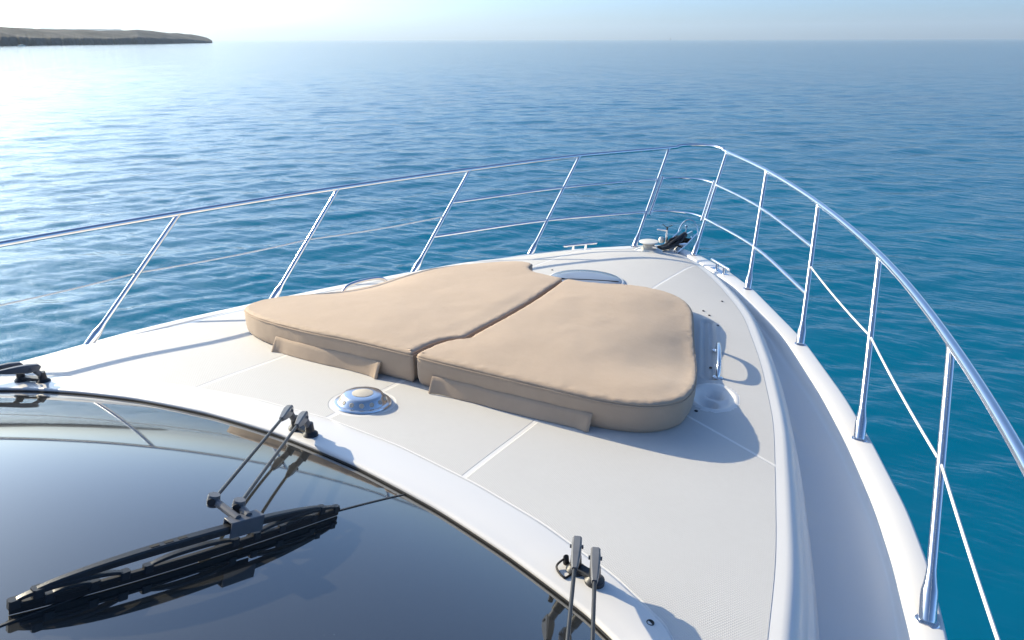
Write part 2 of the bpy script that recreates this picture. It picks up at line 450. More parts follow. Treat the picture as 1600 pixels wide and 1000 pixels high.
trim_in = smoothf([-4, 0, .4, .8, 1.1, 1.4, 1.55, 1.65, 1.70, 1.74, 1.78], [1.645, 1.645, 1.627, 1.575, 1.512, 1.43, 1.36, 1.25, 1.0, .2, -3], .05)
trim_out = smoothf([-4, 0, .4, .8, 1.1, 1.4, 1.6, 1.74, 1.81, 1.86, 1.90], [1.885, 1.885, 1.862, 1.80, 1.73, 1.625, 1.52, 1.34, 1.0, .2, -3], .05)
def glass_z(x, y):
    v = 1.645 - y
    return 2.05 + .411 * v - .071 * x * x - .074 * v * v

def deck_mat():
    m, nt, b = new_mat('nonskid_gelcoat')
    tc = N(nt, 'ShaderNodeTexCoord'); sep = N(nt, 'ShaderNodeSeparateXYZ'); nt.links.new(tc.outputs['Object'], sep.inputs[0])
    x, y = sep.outputs[0], sep.outputs[1]; ax = math_(nt, 'ABSOLUTE', x)
    def sm(v, lo, hi):   # 1 below lo, 0 above hi
        n = N(nt, 'ShaderNodeMapRange', interpolation_type='SMOOTHSTEP'); n.inputs[1].default_value = lo; n.inputs[2].default_value = hi
        n.inputs[3].default_value = 1; n.inputs[4].default_value = 0; nt.links.new(v, n.inputs[0]); return n.outputs[0]
    def line_x(v, cx, half): return sm(math_(nt, 'ABSOLUTE', math_(nt, 'SUBTRACT', v, cx)), half, half + .003)
    ylow = sm(y, 2.6, 2.61); yfront = math_(nt, 'SUBTRACT', 1, sm(y, 4.5, 4.51)); yend = sm(y, 5.75, 5.76)
    terms = [math_(nt, 'MULTIPLY', line_x(x, 0, .010), ylow), math_(nt, 'MULTIPLY', line_x(ax, .735, .009), ylow),
             math_(nt, 'MULTIPLY', math_(nt, 'MULTIPLY', line_x(ax, .50, .007), yfront), yend)]
    # ring round the ventilator
    dx = math_(nt, 'SUBTRACT', x, .012); dy = math_(nt, 'SUBTRACT', y, 2.10)
    rr = math_(nt, 'SQRT', math_(nt, 'ADD', math_(nt, 'MULTIPLY', dx, dx), math_(nt, 'MULTIPLY', dy, dy)))
    terms.append(sm(rr, .146, .149))
    # athwart line from the pad's corner to the deck edge
    ln = math_(nt, 'ABSOLUTE', math_(nt, 'ADD', math_(nt, 'MULTIPLY', math_(nt, 'SUBTRACT', ax, 1.55), .415), math_(nt, 'MULTIPLY', math_(nt, 'SUBTRACT', y, 2.733), .91)))
    terms.append(math_(nt, 'MULTIPLY', sm(ln, .006, .009), math_(nt, 'SUBTRACT', 1, sm(ax, 1.25, 1.26))))
    a = N(nt, 'ShaderNodeAttribute', attribute_name='edge'); terms.append(sm(a.outputs['Fac'], .030, .033))
    a2 = N(nt, 'ShaderNodeAttribute', attribute_name='trim'); terms.append(sm(a2.outputs['Fac'], .010, .013))
    a3 = N(nt, 'ShaderNodeAttribute', attribute_name='plain'); terms.append(sm(math_(nt, 'SUBTRACT', 1, a3.outputs['Fac']), .45, .55))
    msk = terms[0]
    for t in terms[1:]: msk = math_(nt, 'MAXIMUM', msk, t)
    f = noise_tex(nt, 1.7, 5, .6, tc.outputs['Object']); f2 = noise_tex(nt, 40, 4, .6, tc.outputs['Object'])
    mixn = math_(nt, 'ADD', math_(nt, 'MULTIPLY', f, .65), math_(nt, 'MULTIPLY', f2, .35))
    pan = ramp(nt, mixn, [(.3, (.565, .56, .548)), (.7, (.60, .595, .583))])
    wht = ramp(nt, mixn, [(.3, (.74, .73, .712)), (.7, (.765, .757, .742))])
    mx = N(nt, 'ShaderNodeMix', data_type='RGBA'); nt.links.new(msk, mx.inputs[0]); nt.links.new(pan, mx.inputs[6]); nt.links.new(wht, mx.inputs[7])
    nt.links.new(mx.outputs[2], b.inputs['Base Color'])
    nt.links.new(math_(nt, 'MULTIPLY_ADD', msk, -.27, .62), b.inputs['Roughness'])
    w1 = N(nt, 'ShaderNodeTexWave', bands_direction='X'); w1.inputs['Scale'].default_value = 42
    w2 = N(nt, 'ShaderNodeTexWave', bands_direction='Y'); w2.inputs['Scale'].default_value = 42
    mp = N(nt, 'ShaderNodeMapping'); mp.inputs['Rotation'].default_value = (0, 0, R(32)); nt.links.new(tc.outputs['Object'], mp.inputs['Vector'])
    nt.links.new(mp.outputs[0], w1.inputs['Vector']); nt.links.new(mp.outputs[0], w2.inputs['Vector'])
    h = math_(nt, 'MULTIPLY', math_(nt, 'MULTIPLY', w1.outputs['Fac'], w2.outputs['Fac']), math_(nt, 'SUBTRACT', 1, msk))
    n1 = bump(nt, b, math_(nt, 'SUBTRACT', 1, msk), .5, .003)
    bump(nt, b, h, .4, .0014, n1)
    return m
M['deck'] = deck_mat()

yacht = empty('motor_yacht', (0, 0, 0))
tag(yacht, 'white motor yacht with dark tinted windscreen and stainless bow rail, filling the foreground', 'yacht')

SH = [(.10, .006), (.25, .04), (.40, .12), (.52, .28), (.60, .47), (.66, .56), (.74, .58), (.80, .64), (.88, .86), (.95, .97), (1.0, 1.0)]
def build_foredeck():
    nu, nv = 261, 440
    U = np.linspace(-1, 1, nu); T1 = np.linspace(0, 1, 80, endpoint=False); T2 = np.linspace(0, 1, nv - 80)
    YE = 6.74
    cols = []; edge = []; trimd = []; plain = []
    def ystart(u):
        y = 1.8
        for _ in range(60):
            y = .5 * y + .5 * max(-2.6, float(trim_out(min(abs(u) * float(wt(y)), 1.895))))
        return y
    for u in U:
        ys = max(ystart(u), -.6) - .015; y = np.concatenate([ys + (2.0 - ys) * T1, 2.0 + (YE - 2.0) * T2]); w_ = wt(y); x = u * w_
        z = deck(x, y)
        cols.append(np.stack([x, y, z], 1)); edge.append(w_ * (1 - abs(u))); trimd.append(y - ys - .015)
        ax = np.abs(x); q = np.sqrt(((ax - CUP[0]) / CUP[2]) ** 2 + ((y - CUP[1]) / CUP[3]) ** 2)
        plain.append((q < 1.25).astype(float))
    def side(sgn):
        y = cols[-1][:, 1] if sgn > 0 else cols[0][:, 1]
        w_ = wt(y); f_ = wf(y); z0 = deck_base(w_, y); h = z0 - zs(y)
        return [np.stack([sgn * (w_ + (f_ - w_) * a), y, z0 - h * b], 1) for a, b in SH]
    R_ = side(1); L_ = side(-1)[::-1]
    allc = L_ + cols + R_
    e = [np.full(nv, -.01)] * len(L_) + edge + [np.full(nv, -.01)] * len(R_)
    td = [np.full(nv, 1.)] * len(L_) + trimd + [np.full(nv, 1.)] * len(R_)
    pl = [np.full(nv, 1.)] * len(L_) + plain + [np.full(nv, 1.)] * len(R_)
    G = np.stack(allc, 0); n, m = G.shape[:2]
    i = np.arange(n - 1)[:, None]; j = np.arange(m - 1)[None, :]
    Fq = np.stack([i * m + j, (i + 1) * m + j, (i + 1) * m + j + 1, i * m + j + 1], -1).reshape(-1, 4)
    o = mesh_obj('foredeck', G.reshape(-1, 3), Fq, M['deck'], yacht, label='white foredeck with pale grey non-slip panels')
    for nm, d in (('edge', e), ('trim', td), ('plain', pl)):
        at = o.data.attributes.new(nm, 'FLOAT', 'POINT'); at.data.foreach_set('value', np.concatenate(d).astype(np.float32))
build_foredeck()

# side decks, gunwale cap, hull
ys = np.concatenate([np.linspace(-2.6, 2, 40, endpoint=False), np.linspace(2, 6.79, 150)])
def loft(name, prof, mat, label=None):
    """prof(y) -> list of (x,z) arrays for starboard; mirrored into the same mesh"""
    V = []; Fs = []
    for sgn in (1, -1):
        P = prof(ys); m = len(P); b = sum(len(v) for v in V)
        g = np.stack([np.stack([sgn * x, yy, z], 1) for x, yy, z in P], 0)
        V.append(g.reshape(-1, 3)); n = len(ys)
        i = np.arange(m - 1)[:, None]; j = np.arange(n - 1)[None, :]
        q = np.stack([i * n + j, (i + 1) * n + j, (i + 1) * n + j + 1, i * n + j + 1], -1).reshape(-1, 4) + b
        Fs.append(q if sgn > 0 else q[:, ::-1])
    return mesh_obj(name, np.concatenate(V), np.concatenate(Fs), mat, yacht, label=label)
def p_side(y):
    f_ = wf(y); i_ = wi(y); z = zs(y); h = zg(y) - z
    g = np.maximum(i_ - f_, .001); c = np.minimum(np.interp(y, [2.5, 4.5, 5.5], [.028, .05, .07]), g * .45)
    return [(f_ - .02, y, z - .0), (f_ + .01, y, z - .002), (f_ + g * .4, y, z - .004), (i_ - c, y, z), (i_ - c * .6, y, z + h * .10), (i_ - c * .3, y, z + h * .36), (i_ - c * .1, y, z + h * .72), (i_ + .004, y, z + h * .94)]
loft('side_deck', p_side, M['gelcoat'])
def p_cap(y):
    i_ = wi(y); o_ = wo(y); z = zg(y); w_ = o_ - i_; c = np.minimum(.016, w_ * .22)
    return [(i_ + .003, y, z - .02), (i_ + .003, y, z - .011), (i_ + c * .35, y, z - .003), (i_ + c, y, z + .0025), (i_ + c * 1.3, y, z + .0032), (i_ * .5 + o_ * .5, y, z + .003), (o_ - c * .9, y, z + .0005), (o_ - c * .5, y, z - .001), (o_ - c * .15, y, z - .006), (o_, y, z - .016), (o_, y, z - .055), (o_ - .006, y, z - .062)]
loft('gunwale', p_cap, M['gelcoat'])
def p_hull(y):
    o_ = wo(y); z = zg(y) - .05; out = []
    bow = np.clip((y - 2) / 4.8, 0, 1)
    for t in np.linspace(0, 1, 14):
        zz = z * (1 - t) - .6 * t
        s = 1 - (.10 + .5 * bow ** 2) * t ** 1.3 - .12 * np.maximum(0, t - .72)
        out.append((np.maximum(o_ - .012, .012) * s, y - bow ** 3 * 1.1 * t, zz))
    return out
loft('hull', p_hull, M['gelcoat'])

# windscreen trim (white eyebrow round the glass)
def curve_pts(f, n=141):
    # arc-like parameter: x from -1.8..1.8 then sample by length
    xm = 1.77 if f is trim_in else 1.89
    x = np.linspace(0, xm, 1500); y = f(x)
    d = np.r_[0, np.cumsum(np.hypot(np.diff(x), np.diff(y)))]
    k = np.interp(np.linspace(0, 1, n) ** 1., np.linspace(0, 1, n), np.linspace(0, d[-1], n))
    xx = np.interp(k, d, x); return np.stack([xx, f(xx)], 1)
ti = curve_pts(trim_in); to_ = curve_pts(trim_out)
def build_trim():
    n = len(ti); rows = []
    ctrl = [(0., 'lip'), (0., 'lip2'), (.0, 'top'), (.03, 'r'), (.10, ''), (.3, ''), (.55, ''), (.8, ''), (.95, ''), (1., 'out'), (1.03, 'under')]
    for t, k in ctrl:
        p = ti * (1 - t) + to_ * t
        x, y = p[:, 0], p[:, 1]
        zi = np.maximum(deck_base(ti[:, 0], ti[:, 1]) + .010, glass_z(ti[:, 0], ti[:, 1]) + .014) 
        zo = deck_base(to_[:, 0], to_[:, 1]) + .004
        zz = zi * (1 - t) + zo * t + .006 * math.sin(min(max(t, 0), 1) * math.pi)
        if k == 'lip': zz = glass_z(x, y) - .03
        if k == 'lip2': zz = zi - .012
        if k == 'top': zz = zi - .004
        if k == 'r': zz = zi + .002
        if k == 'under': zz = zo - .03
        rows.append(np.stack([x, y, zz], 1))
    G = np.stack(rows, 0)             # (m, n, 3) starboard
    Lft = G[:, ::-1] * np.array([-1, 1, 1]); G = np.concatenate([Lft, G[:, 1:]], 1)
    m, n = G.shape[:2]
    i = np.arange(m - 1)[:, None]; j = np.arange(n - 1)[None, :]
    Fq = np.stack([i * n + j, i * n + j + 1, (i + 1) * n + j + 1, (i + 1) * n + j], -1).reshape(-1, 4)
    return mesh_obj('windscreen_trim', G.reshape(-1, 3), Fq, M['gelcoat'], yacht, label='glossy white trim framing the windscreen')
build_trim()

# windscreen panes
JOINT = .645
def joint_x(y): return JOINT - .083 * np.maximum(1.6 - y, -.05)
ws = MB()   # thin black frame strip along the trim = the windscreen's own mesh
fr = [(x, y - .004, glass_z(x, y - .004) + .004) for x, y in ti]
fr = [(-x, y, z) for x, y, z in fr[::-1]] + fr[1:]
ws.tube(fr, .003, 6)
wscr = ws.build('windscreen', M['seal'], yacht, label='dark tinted windscreen of curved panes')
def pane(k):
    nx, ny = 60, 70
    S = np.linspace(0, 1, nx)[:, None]; T = np.linspace(0, 1, ny)[None, :]
    X = S * np.ones((1, ny)); Y = -.5 + 2.1 * T + 0 * X
    for _ in range(12):
        J = joint_x(Y)
        X = (-1.735 + (1.735 + J - .003) * S) if k == 0 else k * (J + .003 + (1.735 - J - .003) * (S if k > 0 else 1 - S))
        YT = np.maximum(trim_in(np.abs(X)), -.45)
        Y = -.5 + (YT + .012 + .5) * T
    Z = glass_z(X, Y)
    V = np.stack([X, Y, Z], -1).reshape(-1, 3)
    i = np.arange(nx - 1)[:, None]; j = np.arange(ny - 1)[None, :]
    Fq = np.stack([i * ny + j, (i + 1) * ny + j, (i + 1) * ny + j + 1, i * ny + j + 1], -1).reshape(-1, 4)
    return mesh_obj('pane', V, Fq, M['glass'], wscr)
pane(0); pane(1)
for s in (1,):
    mb = MB(); yy = np.linspace(-.5, trim_in(JOINT), 60)
    mb.strip([(s * joint_x(y), y, glass_z(joint_x(y), y) + .0005) for y in yy], Vector((0, .3, 1)).normalized(), .007, .004)
    mb.build('seal', M['seal'], wscr)

# ------------------------------------------------------------------ sun pads
def pad(poly, name, label, seed, sag, bumps, flap):
    n = len(poly)
    cen = poly.mean(0) + np.array([0, -.1])
    # outward normals
    tng = np.roll(poly, -1, 0) - np.roll(poly, 1, 0); tng /= np.linalg.norm(tng, axis=1)[:, None]
    nor = np.stack([tng[:, 1], -tng[:, 0]], 1)
    area = .5 * np.sum(poly[:, 0] * np.roll(poly[:, 1], -1) - np.roll(poly[:, 0], -1) * poly[:, 1])
    if area < 0: nor = -nor
    def H(x, y):
        h = np.interp(y, [2.4, 2.9, 3.4, 4.4], [.166, .155, .135, .098]) - .012 * np.minimum(1, np.abs(x) / 1.2) ** 2
        out = np.abs(x)
        h = h - sag * np.exp(-((out - 1.16) / .26) ** 2 - ((y - 3.42) / .48) ** 2)
        for bx, by, br, bh in bumps: h = h + bh * np.exp(-((x - bx) ** 2 + (y - by) ** 2) / br ** 2)
        return h
    def wr(x, y, s=1.):
        return np.array([mnoise.fractal((a * 2.3 + seed, b * 2.3, seed), 1., 2., 3) * .0045 + mnoise.fractal((a * 8 + seed, b * 5, seed), 1., 2., 3) * .0012 for a, b in zip(x, y)]) * s
    rings = []
    rr = .027
    per = np.arange(n)
    # wall from deck up, slight bulge, then rounded shoulder, then in to the centre
    for fz, ins in ((-.06, .022), (.0, .016), (.06, .006), (.15, .001), (.3, -.002), (.45, -.003), (.6, -.003), (.75, -.002), (.84, -.001), (.868, .003), (.89, .001)):
        p = poly - nor * ins; hh = H(p[:, 0], p[:, 1])
        z = deck(p[:, 0], p[:, 1], False) + hh * fz + .002
        jig = np.array([mnoise.noise((per[k] * .35, fz * 3, seed)) for k in range(n)]) * .0016
        p = p + nor * jig[:, None]
        rings.append(np.stack([p[:, 0], p[:, 1], z], 1))
    for a in np.linspace(15, 90, 7):
        ins = rr * (1 - math.cos(R(a))) * 1.15
        p = poly - nor * ins; hh = H(p[:, 0], p[:, 1])
        z = deck(p[:, 0], p[:, 1], False) + hh * .905 + hh * .095 * math.sin(R(a)) 
        gather = np.array([mnoise.noise((per[k] * 1.1, a * .02, seed + 5)) for k in range(n)]) * .0026
        rings.append(np.stack([p[:, 0], p[:, 1], z + gather], 1))
    G = np.stack(rings, 0); m = len(G)
    i = np.arange(m - 1)[:, None]; j = np.arange(n)[None, :]; j2 = (j + 1) % n
    Fq = np.stack([i * n + j, i * n + j2, (i + 1) * n + j2, (i + 1) * n + j], -1).reshape(-1, 4)
    if area < 0: Fq = Fq[:, ::-1]
    base = poly - nor * rr * 1.15
    # top: grid points inside the outline, triangulated with the last ring
    gx = np.arange(poly[:, 0].min(), poly[:, 0].max(), .024); gy = np.arange(poly[:, 1].min(), poly[:, 1].max(), .024)
    GX, GY = np.meshgrid(gx, gy); GX = GX + .012 * (np.arange(len(gy)) % 2)[:, None]; P = np.stack([GX.ravel(), GY.ravel()], 1)
    ins = np.zeros(len(P), bool)
    for (x0, y0), (x1, y1) in zip(base, np.roll(base, -1, 0)):
        c = ((y0 > P[:, 1]) != (y1 > P[:, 1])); c &= P[:, 0] < (x1 - x0) * (P[:, 1] - y0) / (y1 - y0 + 1e-12) + x0; ins ^= c
    de = seg_dist(P[:, 0], P[:, 1], np.concatenate([base, base[:1]]))
    P = P[ins & (de > .012)]; de = de[ins & (seg_dist(GX.ravel(), GY.ravel(), np.concatenate([base, base[:1]])) > .012)]
    allp = np.concatenate([base, P])
    from mathutils.geometry import delaunay_2d_cdt
    co_, ed_, fa_, ov_, oe_, of_ = delaunay_2d_cdt([Vector(p) for p in allp.tolist()], [], [list(range(n)) if area > 0 else list(range(n))[::-1]], 1, 1e-6)
    C2 = np.array([tuple(c) for c in co_]); k0 = m * n
    dd = seg_dist(C2[:, 0], C2[:, 1], np.concatenate([base, base[:1]]))
    ztop = deck(C2[:, 0], C2[:, 1], False) + H(C2[:, 0], C2[:, 1]) + wr(C2[:, 0], C2[:, 1]) * np.minimum(1, dd / .08) + .004 * sstep(0, .12, dd)
    # reuse the ring's own vertices for the border
    rid = {}
    for q, o_ in enumerate(ov_):
        r_ = [t for t in o_ if t < n]
        if r_: rid[q] = (m - 1) * n + r_[0]
    vmap = [rid.get(q, k0 + q) for q in range(len(C2))]
    fin = [tuple(f) for f in Fq.tolist()] + [tuple(vmap[q] for q in f) for f in fa_]
    allV = np.concatenate([G.reshape(-1, 3), np.stack([C2[:, 0], C2[:, 1], ztop], 1)])
    org = np.array([cen[0], cen[1], float(deck(cen[0], cen[1], False))])
    o = mesh_obj(name, allV - org, fin, M['canvas']); o.location = org
    bm = bmesh.new(); bm.from_mesh(o.data); bmesh.ops.delete(bm, geom=[v for v in bm.verts if not v.link_faces], context='VERTS')
    bmesh.ops.recalc_face_normals(bm, faces=bm.faces); bm.to_mesh(o.data); bm.free()
    tag(o, label, 'sun pad')
    # piping along the top seam
    mb = MB(); p = poly + nor * .001; hh = H(p[:, 0], p[:, 1]); z = deck(p[:, 0], p[:, 1], False) + hh * .872
    mb.tube([(a - org[0], b - org[1], c - org[2]) for (a, b), c in zip(p, z)], .0032, 6, closed=True)
    mb.build('piping', M['canvas'], o)
    # hanging flap on the aft face
    xa, xb = flap
    fx = np.linspace(xa, xb, 90); front = poly[(poly[:, 1] < 2.62)]
    front = front[np.argsort(front[:, 0])]
    fy = np.interp(fx, front[:, 0], front[:, 1])
    sec = [(.004, .47), (.009, .455), (.015, .36), (.022, .24), (.029, .12), (.034, .035), (.0315, .025), (.0265, .11), (.0195, .225), (.0125, .34), (.004, .42)]
    rings = []
    for k, (x, y) in enumerate(zip(fx, fy)):
        e = min(k, 89 - k) / 89; endk = 1 + .55 * math.exp(-(e / .05) ** 2) + .12 * math.exp(-(e / .03) ** 2) * math.sin(k * 2.1)
        wv = 1 + .30 * mnoise.fractal((x * 2.6, seed, .3), 1., 2., 3)
        h = float(H(np.array(x), np.array(y))); zb = float(deck(x, y, False))
        rings.append([(x - org[0], y - d * wv * endk - org[1], zb + f * h * (1 + .05 * mnoise.noise((x * 9, seed, 4))) - org[2]) for d, f in sec])
    mb = MB(); mb.ring_sweep(rings); mb.build('flap', M['canvas'], o, auto=60)
    return o
pad(polyR, 'sun_pad', 'tan canvas sun pad beside the drink-holder dish, the nearer pad to the starboard rail', 11.3, .062,
    [(.60, 4.0, .24, .014), (.85, 3.95, .22, -.010), (.72, 3.5, .3, -.006), (.35, 2.9, .5, .006), (1.12, 2.74, .18, .010), (.98, 2.95, .2, -.005)], (.19, .965))
pad(polyL, 'sun_pad', 'tan canvas sun pad crossed by the long shadow of the port rail', 3.7, .060,
    [(-.35, 2.75, .4, .012), (-.6, 3.3, .5, -.006), (-.42, 4.3, .2, .014), (-1.05, 2.75, .22, .006)], (-.845, -.115))

# ------------------------------------------------------------------ bow rail
bases = [(.299, 6.484, 1.584), (.990, 5.576, 1.637), (1.542, 4.523, 1.674), (1.979, 3.376, 1.706), (2.272, 2.181, 1.750), (2.40, .95, 1.797), (2.455, -.4, 1.84)]
tops = [(.300, 7.389, 2.438), (.878, 6.394, 2.447), (1.441, 5.288, 2.434), (1.899, 4.103, 2.430), (2.214, 2.922, 2.436), (2.425, 1.70, 2.447), (2.53, .35, 2.455)]
rail_s = tops + [(2.58, -1.0, 2.46), (2.60, -2.3, 2.46)]
bow_arc = [(.235, 7.50, 2.449), (.14, 7.585, 2.456), (0, 7.615, 2.459), (-.14, 7.585, 2.456), (-.235, 7.50, 2.449)]
mir = lambda p: (-p[0], p[1], p[2])
top_pts = catmull(rail_s[::-1] + bow_arc + [mir(p) for p in rail_s], 12)
mb = MB(); mb.tube(top_pts, .0185, 16)
rail = mb.build('guard_rail', M['steel'], yacht, label='stainless bow rail with leaning stanchions')
lerp = lambda a, b, t: tuple(Vector(a).lerp(Vector(b), t))
for k in range(7):
    for s in (1, -1):
        a = Vector(bases[k]); b = Vector(tops[k])
        if s < 0: a.x *= -1; b.x *= -1
        d = (b - a).normalized(); L = (b - a).length
        mb = MB()
        ts = [0, .004, .085, .10, .125, .15, .17, L * .5, L - .030, L - .016, L]
        rs = [.026, .027, .0265, .0255, .0205, .0172, .0155, .0150, .0148, .0165, .0195]
        mb.tube([a + d * t for t in ts], rs, 14)
        st = mb.build('stanchion', M['steel'], rail)
        fl = MB(); fl.lathe([(.0, -.002), (.036, -.002), (.037, .003), (.033, .007), (.0, .008)], a, 20, (0, -.05, 1))
        fl.build('base_plate', M['steel'], st)
for f, nm in ((.34, 'lower'), (.67, 'upper')):
    for s in (1, -1):
        P = [lerp(bases[k], tops[k], f) for k in range(3)]
        if s < 0: P = [mir(p) for p in P]
        mb = MB(); mb.tube(catmull(P, 10), .013, 12); mb.build('mid_rail', M['steel'], rail)
    # removable bow section between the two foremost stanchions
    p0 = Vector(lerp(bases[0], tops[0], f)); fwd = .16 if f > .5 else .13
    pts = [(p0.x - .035, p0.y + .02, p0.z), (p0.x - .06, p0.y + .5 * fwd, p0.z + .004), (.12, p0.y + fwd * .95, p0.z + .008), (0, p0.y + fwd * 1.08, p0.z + .009)]
    pts = pts + [mir(p) for p in pts[:-1][::-1]]
    mb = MB(); mb.tube(catmull(pts, 8), .0105, 10); mb.build('bow_bar', M['steel'], rail)
for s in (1, -1):   # short doubled posts carrying the bow bars
    a = Vector(lerp(bases[0], tops[0], .31)); b = Vector(lerp(bases[0], tops[0], .70))
    a += Vector((-.035, .02, 0)); b += Vector((-.035, .02, 0))
    if s < 0: a.x *= -1; b.x *= -1
    mb = MB(); mb.tube([a, b], .013, 12); mb.build('gate_post', M['steel'], rail)
for s in (1, -1):   # white coated lifelines
    P = [lerp(bases[k], tops[k], .535) for k in range(2, 7)] + [(2.53, -1.6, 2.15)]
    if s < 0: P = [mir(p) for p in P]
    pts = []
    for a, b in zip(P[:-1], P[1:]):
        for k in range(12):
            t = k / 12; q = Vector(a).lerp(Vector(b), t); q.z -= .012 * 4 * t * (1 - t); pts.append(q)
    pts.append(Vector(P[-1]))
    mb = MB(); mb.tube(pts, .0052, 8); mb.build('lifeline', M['cable'], rail)

# ------------------------------------------------------------------ deck fittings
def up_n(x, y):
    e = .03
    return Vector((-(float(deck_base(x + e, y)) - float(deck_base(x - e, y))) / (2 * e), -(float(deck_base(x, y + e)) - float(deck_base(x, y - e))) / (2 * e), 1)).normalized()
# mushroom ventilator
vx, vy = .015, 2.10; vz = float(deck_base(vx, vy)); vn = up_n(vx, vy)
mb = MB(); mb.lathe([(.0, -.004), (.122, -.004), (.127, .002), (.124, .008), (.112, .011), (.0, .011)], (vx, vy, vz), 48, vn)
vent = mb.build('deck_ventilator', M['chrome'], yacht, label='round chrome ventilator with a ring of holes')
mb = MB(); mb.lathe([(.0, .010), (.110, .011), (.107, .016), (.092, .037), (.087, .0425), (.078, .0455), (.050, .0462), (.0, .0462)], (vx, vy, vz), 48, vn)
cap = mb.build('cap', M['chrome'], vent)
xa = vn.orthogonal().normalized(); ya = vn.cross(xa)
for k in range(14):
    q = 2 * math.pi * k / 14 + .1; d = xa * math.cos(q) + ya * math.sin(q)
    ax_ = (d * .81 + vn * .58).normalized(); c = Vector((vx, vy, vz)) + d * .0990 + vn * .0265
    mb = MB(); mb.lathe([(.0105, -.003), (.0105, .0014), (.0088, .0022), (.0082, .0008), (0, .0006)], c, 14, ax_)
    mb.build('vent_hole', M['beige'], cap)
mb = MB(); mb.lathe([(.0, .0455), (.047, .0455), (.047, .0475), (.044, .0485), (.0, .0488)], (vx, vy, vz), 36, vn); mb.build('disc', M['beige'], vent)
# round tinted hatch ahead of the pads
hx, hy, hr = .035, 4.52, .262; hz = float(deck_base(hx, hy)); hn = up_n(hx, hy)
mb = MB(); mb.lathe([(hr + .018, -.006), (hr + .018, .004), (hr + .014, .008), (hr + .006, .010), (hr + .001, .010), (hr + .001, .004)], (hx, hy, hz), 72, hn)
hatch = mb.build('deck_hatch', M['gelcoat'], yacht, label='round tinted deck hatch in a white rim')
mb = MB(); mb.lathe([(.0, .004), (hr, .004), (hr, .011), (hr - .006, .0145), (hr * .6, .0205), (.0, .0225)], (hx, hy, hz), 72, hn); mb.build('lid', M['hatch_glass'], hatch)
mb = MB(); d = Vector((.90, .43, 0)); d = (d - hn * d.dot(hn)).normalized(); c = Vector((hx, hy, hz)) - Vector((-.43, .90, 0)) * .05
mb.strip([c + d * t + hn * (.0255 - .09 * t * t) for t in np.linspace(-.235, .235, 11)], hn, .009, .004); mb.build('bar', M['rubber'], hatch)
mb = MB(); mb.box(c - d * .18 + hn * .0255, .05, .014, .006, Matrix((d, hn.cross(d), hn)).transposed()); mb.build('latch', M['black_metal'], hatch)
# grab handles
for s in (1, -1):
    a = (1.283, 3.385); b = (1.185, 3.76); pts = []
    for t, h in ((0, -.004), (.02, .018), (.07, .048), (.16, .066), (.3, .075), (.5, .078), (.7, .075), (.84, .066), (.93, .048), (.98, .018), (1, -.004)):
        x = a[0] + (b[0] - a[0]) * t; y = a[1] + (b[1] - a[1]) * t; pts.append((s * x, y, float(deck_base(x, y)) + h))
    mb = MB(); mb.tube(catmull(pts, 5), .0125, 12); g = mb.build('grab_handle', M['steel'], yacht)
    for p in (a, b):
        f = MB(); f.lathe([(0, -.002), (.025, -.002), (.026, .003), (.02, .006), (0, .006)], (s * p[0], p[1], float(deck_base(*p))), 20, up_n(s * p[0], p[1])); f.build('foot', M['steel'], g)
# cleats on the gunwale
for s in (1, -1):
    c = Vector((s * .665, 5.995, 0)); d = Vector((-.66 * s, .75, 0)).normalized()
    z0 = float(zg(5.99)) + .004
    mb = MB(); mb.tube([c + d * t + Vector((0, 0, z0 + .062 + 0)) for t in (-.175, -.165, -.12, -.05, .05, .12, .165, .175)], [.006, .012, .0125, .0125, .0125, .0125, .012, .006], 12)
    cl = mb.build('cleat', M['steel'], yacht, label='stainless mooring cleat on the %s bow' % ('starboard' if s > 0 else 'port'))
    for t in (-.075, .055):
        p = MB(); p.tube([c + d * t + Vector((0, 0, z0 - .012)), c + d * t + Vector((0, 0, z0 + .01)), c + d * t + Vector((0, 0, z0 + .062))], [.017, .0135, .0115], 12); p.build('post', M['steel'], cl)
    p = MB(); ang = math.atan2(d.y, d.x); p.box(c + Vector((0, 0, z0)), .25, .05, .008, Matrix.Rotation(ang, 3, 'Z')); p.build('base_plate', M['steel'], cl)
# snap studs and drain
studs = [(.971, 4.765), (1.079, 4.202), (1.183, 3.766), (1.219, 3.487), (1.295, 2.93), (-.309, 4.665), (-1.08, 4.2), (-1.29, 2.93), (.93, 4.42), (.985, 4.36)]
for x, y in studs:
    mb = MB(); mb.lathe([(0, -.002), (.0085, -.002), (.0085, .003), (.005, .0055), (0, .006)], (x, y, float(deck_base(x, y))), 12, up_n(x, y)); mb.build('snap_stud', M['black_metal'], yacht)
x, y = 1.56, 1.50
mb = MB(); mb.lathe([(0, .001), (.008, .001), (.009, .003), (.011, .003), (.012, -.004)], (x, y, float(deck_base(x, y)) + .008), 16, up_n(x, y)); mb.build('drain', M['dark_hole'], yacht)

# ------------------------------------------------------------------ bow gear
zb = float(deck_base(0, 6.03))
mb = MB(); mb.lathe([(0, -.03), (.135, -.03), (.13, .004), (.10, .02), (.07, .028), (0, .03)], (-.01, 6.05, zb - .005), 36)
wl = mb.build('windlass', M['white_plastic'], yacht, label='white capstan windlass on the bow deck')
mb = MB(); mb.lathe([(.0, .025), (.066, .025), (.062, .035), (.052, .045), (.052, .062), (.064, .078), (.066, .084), (0, .084)], (-.01, 6.05, zb), 32); mb.build('drum', M['beige'], wl)
mb = MB(); mb.lathe([(.0, .082), (.086, .082), (.089, .087), (.084, .092), (.04, .098), (0, .099)], (-.01, 6.05, zb), 32); mb.build('cap', M['white_plastic'], wl)
mb = MB(); mb.box((.05, 6.03, zb + .045), .05, .022, .022); mb.build('lever', M['steel'], wl)
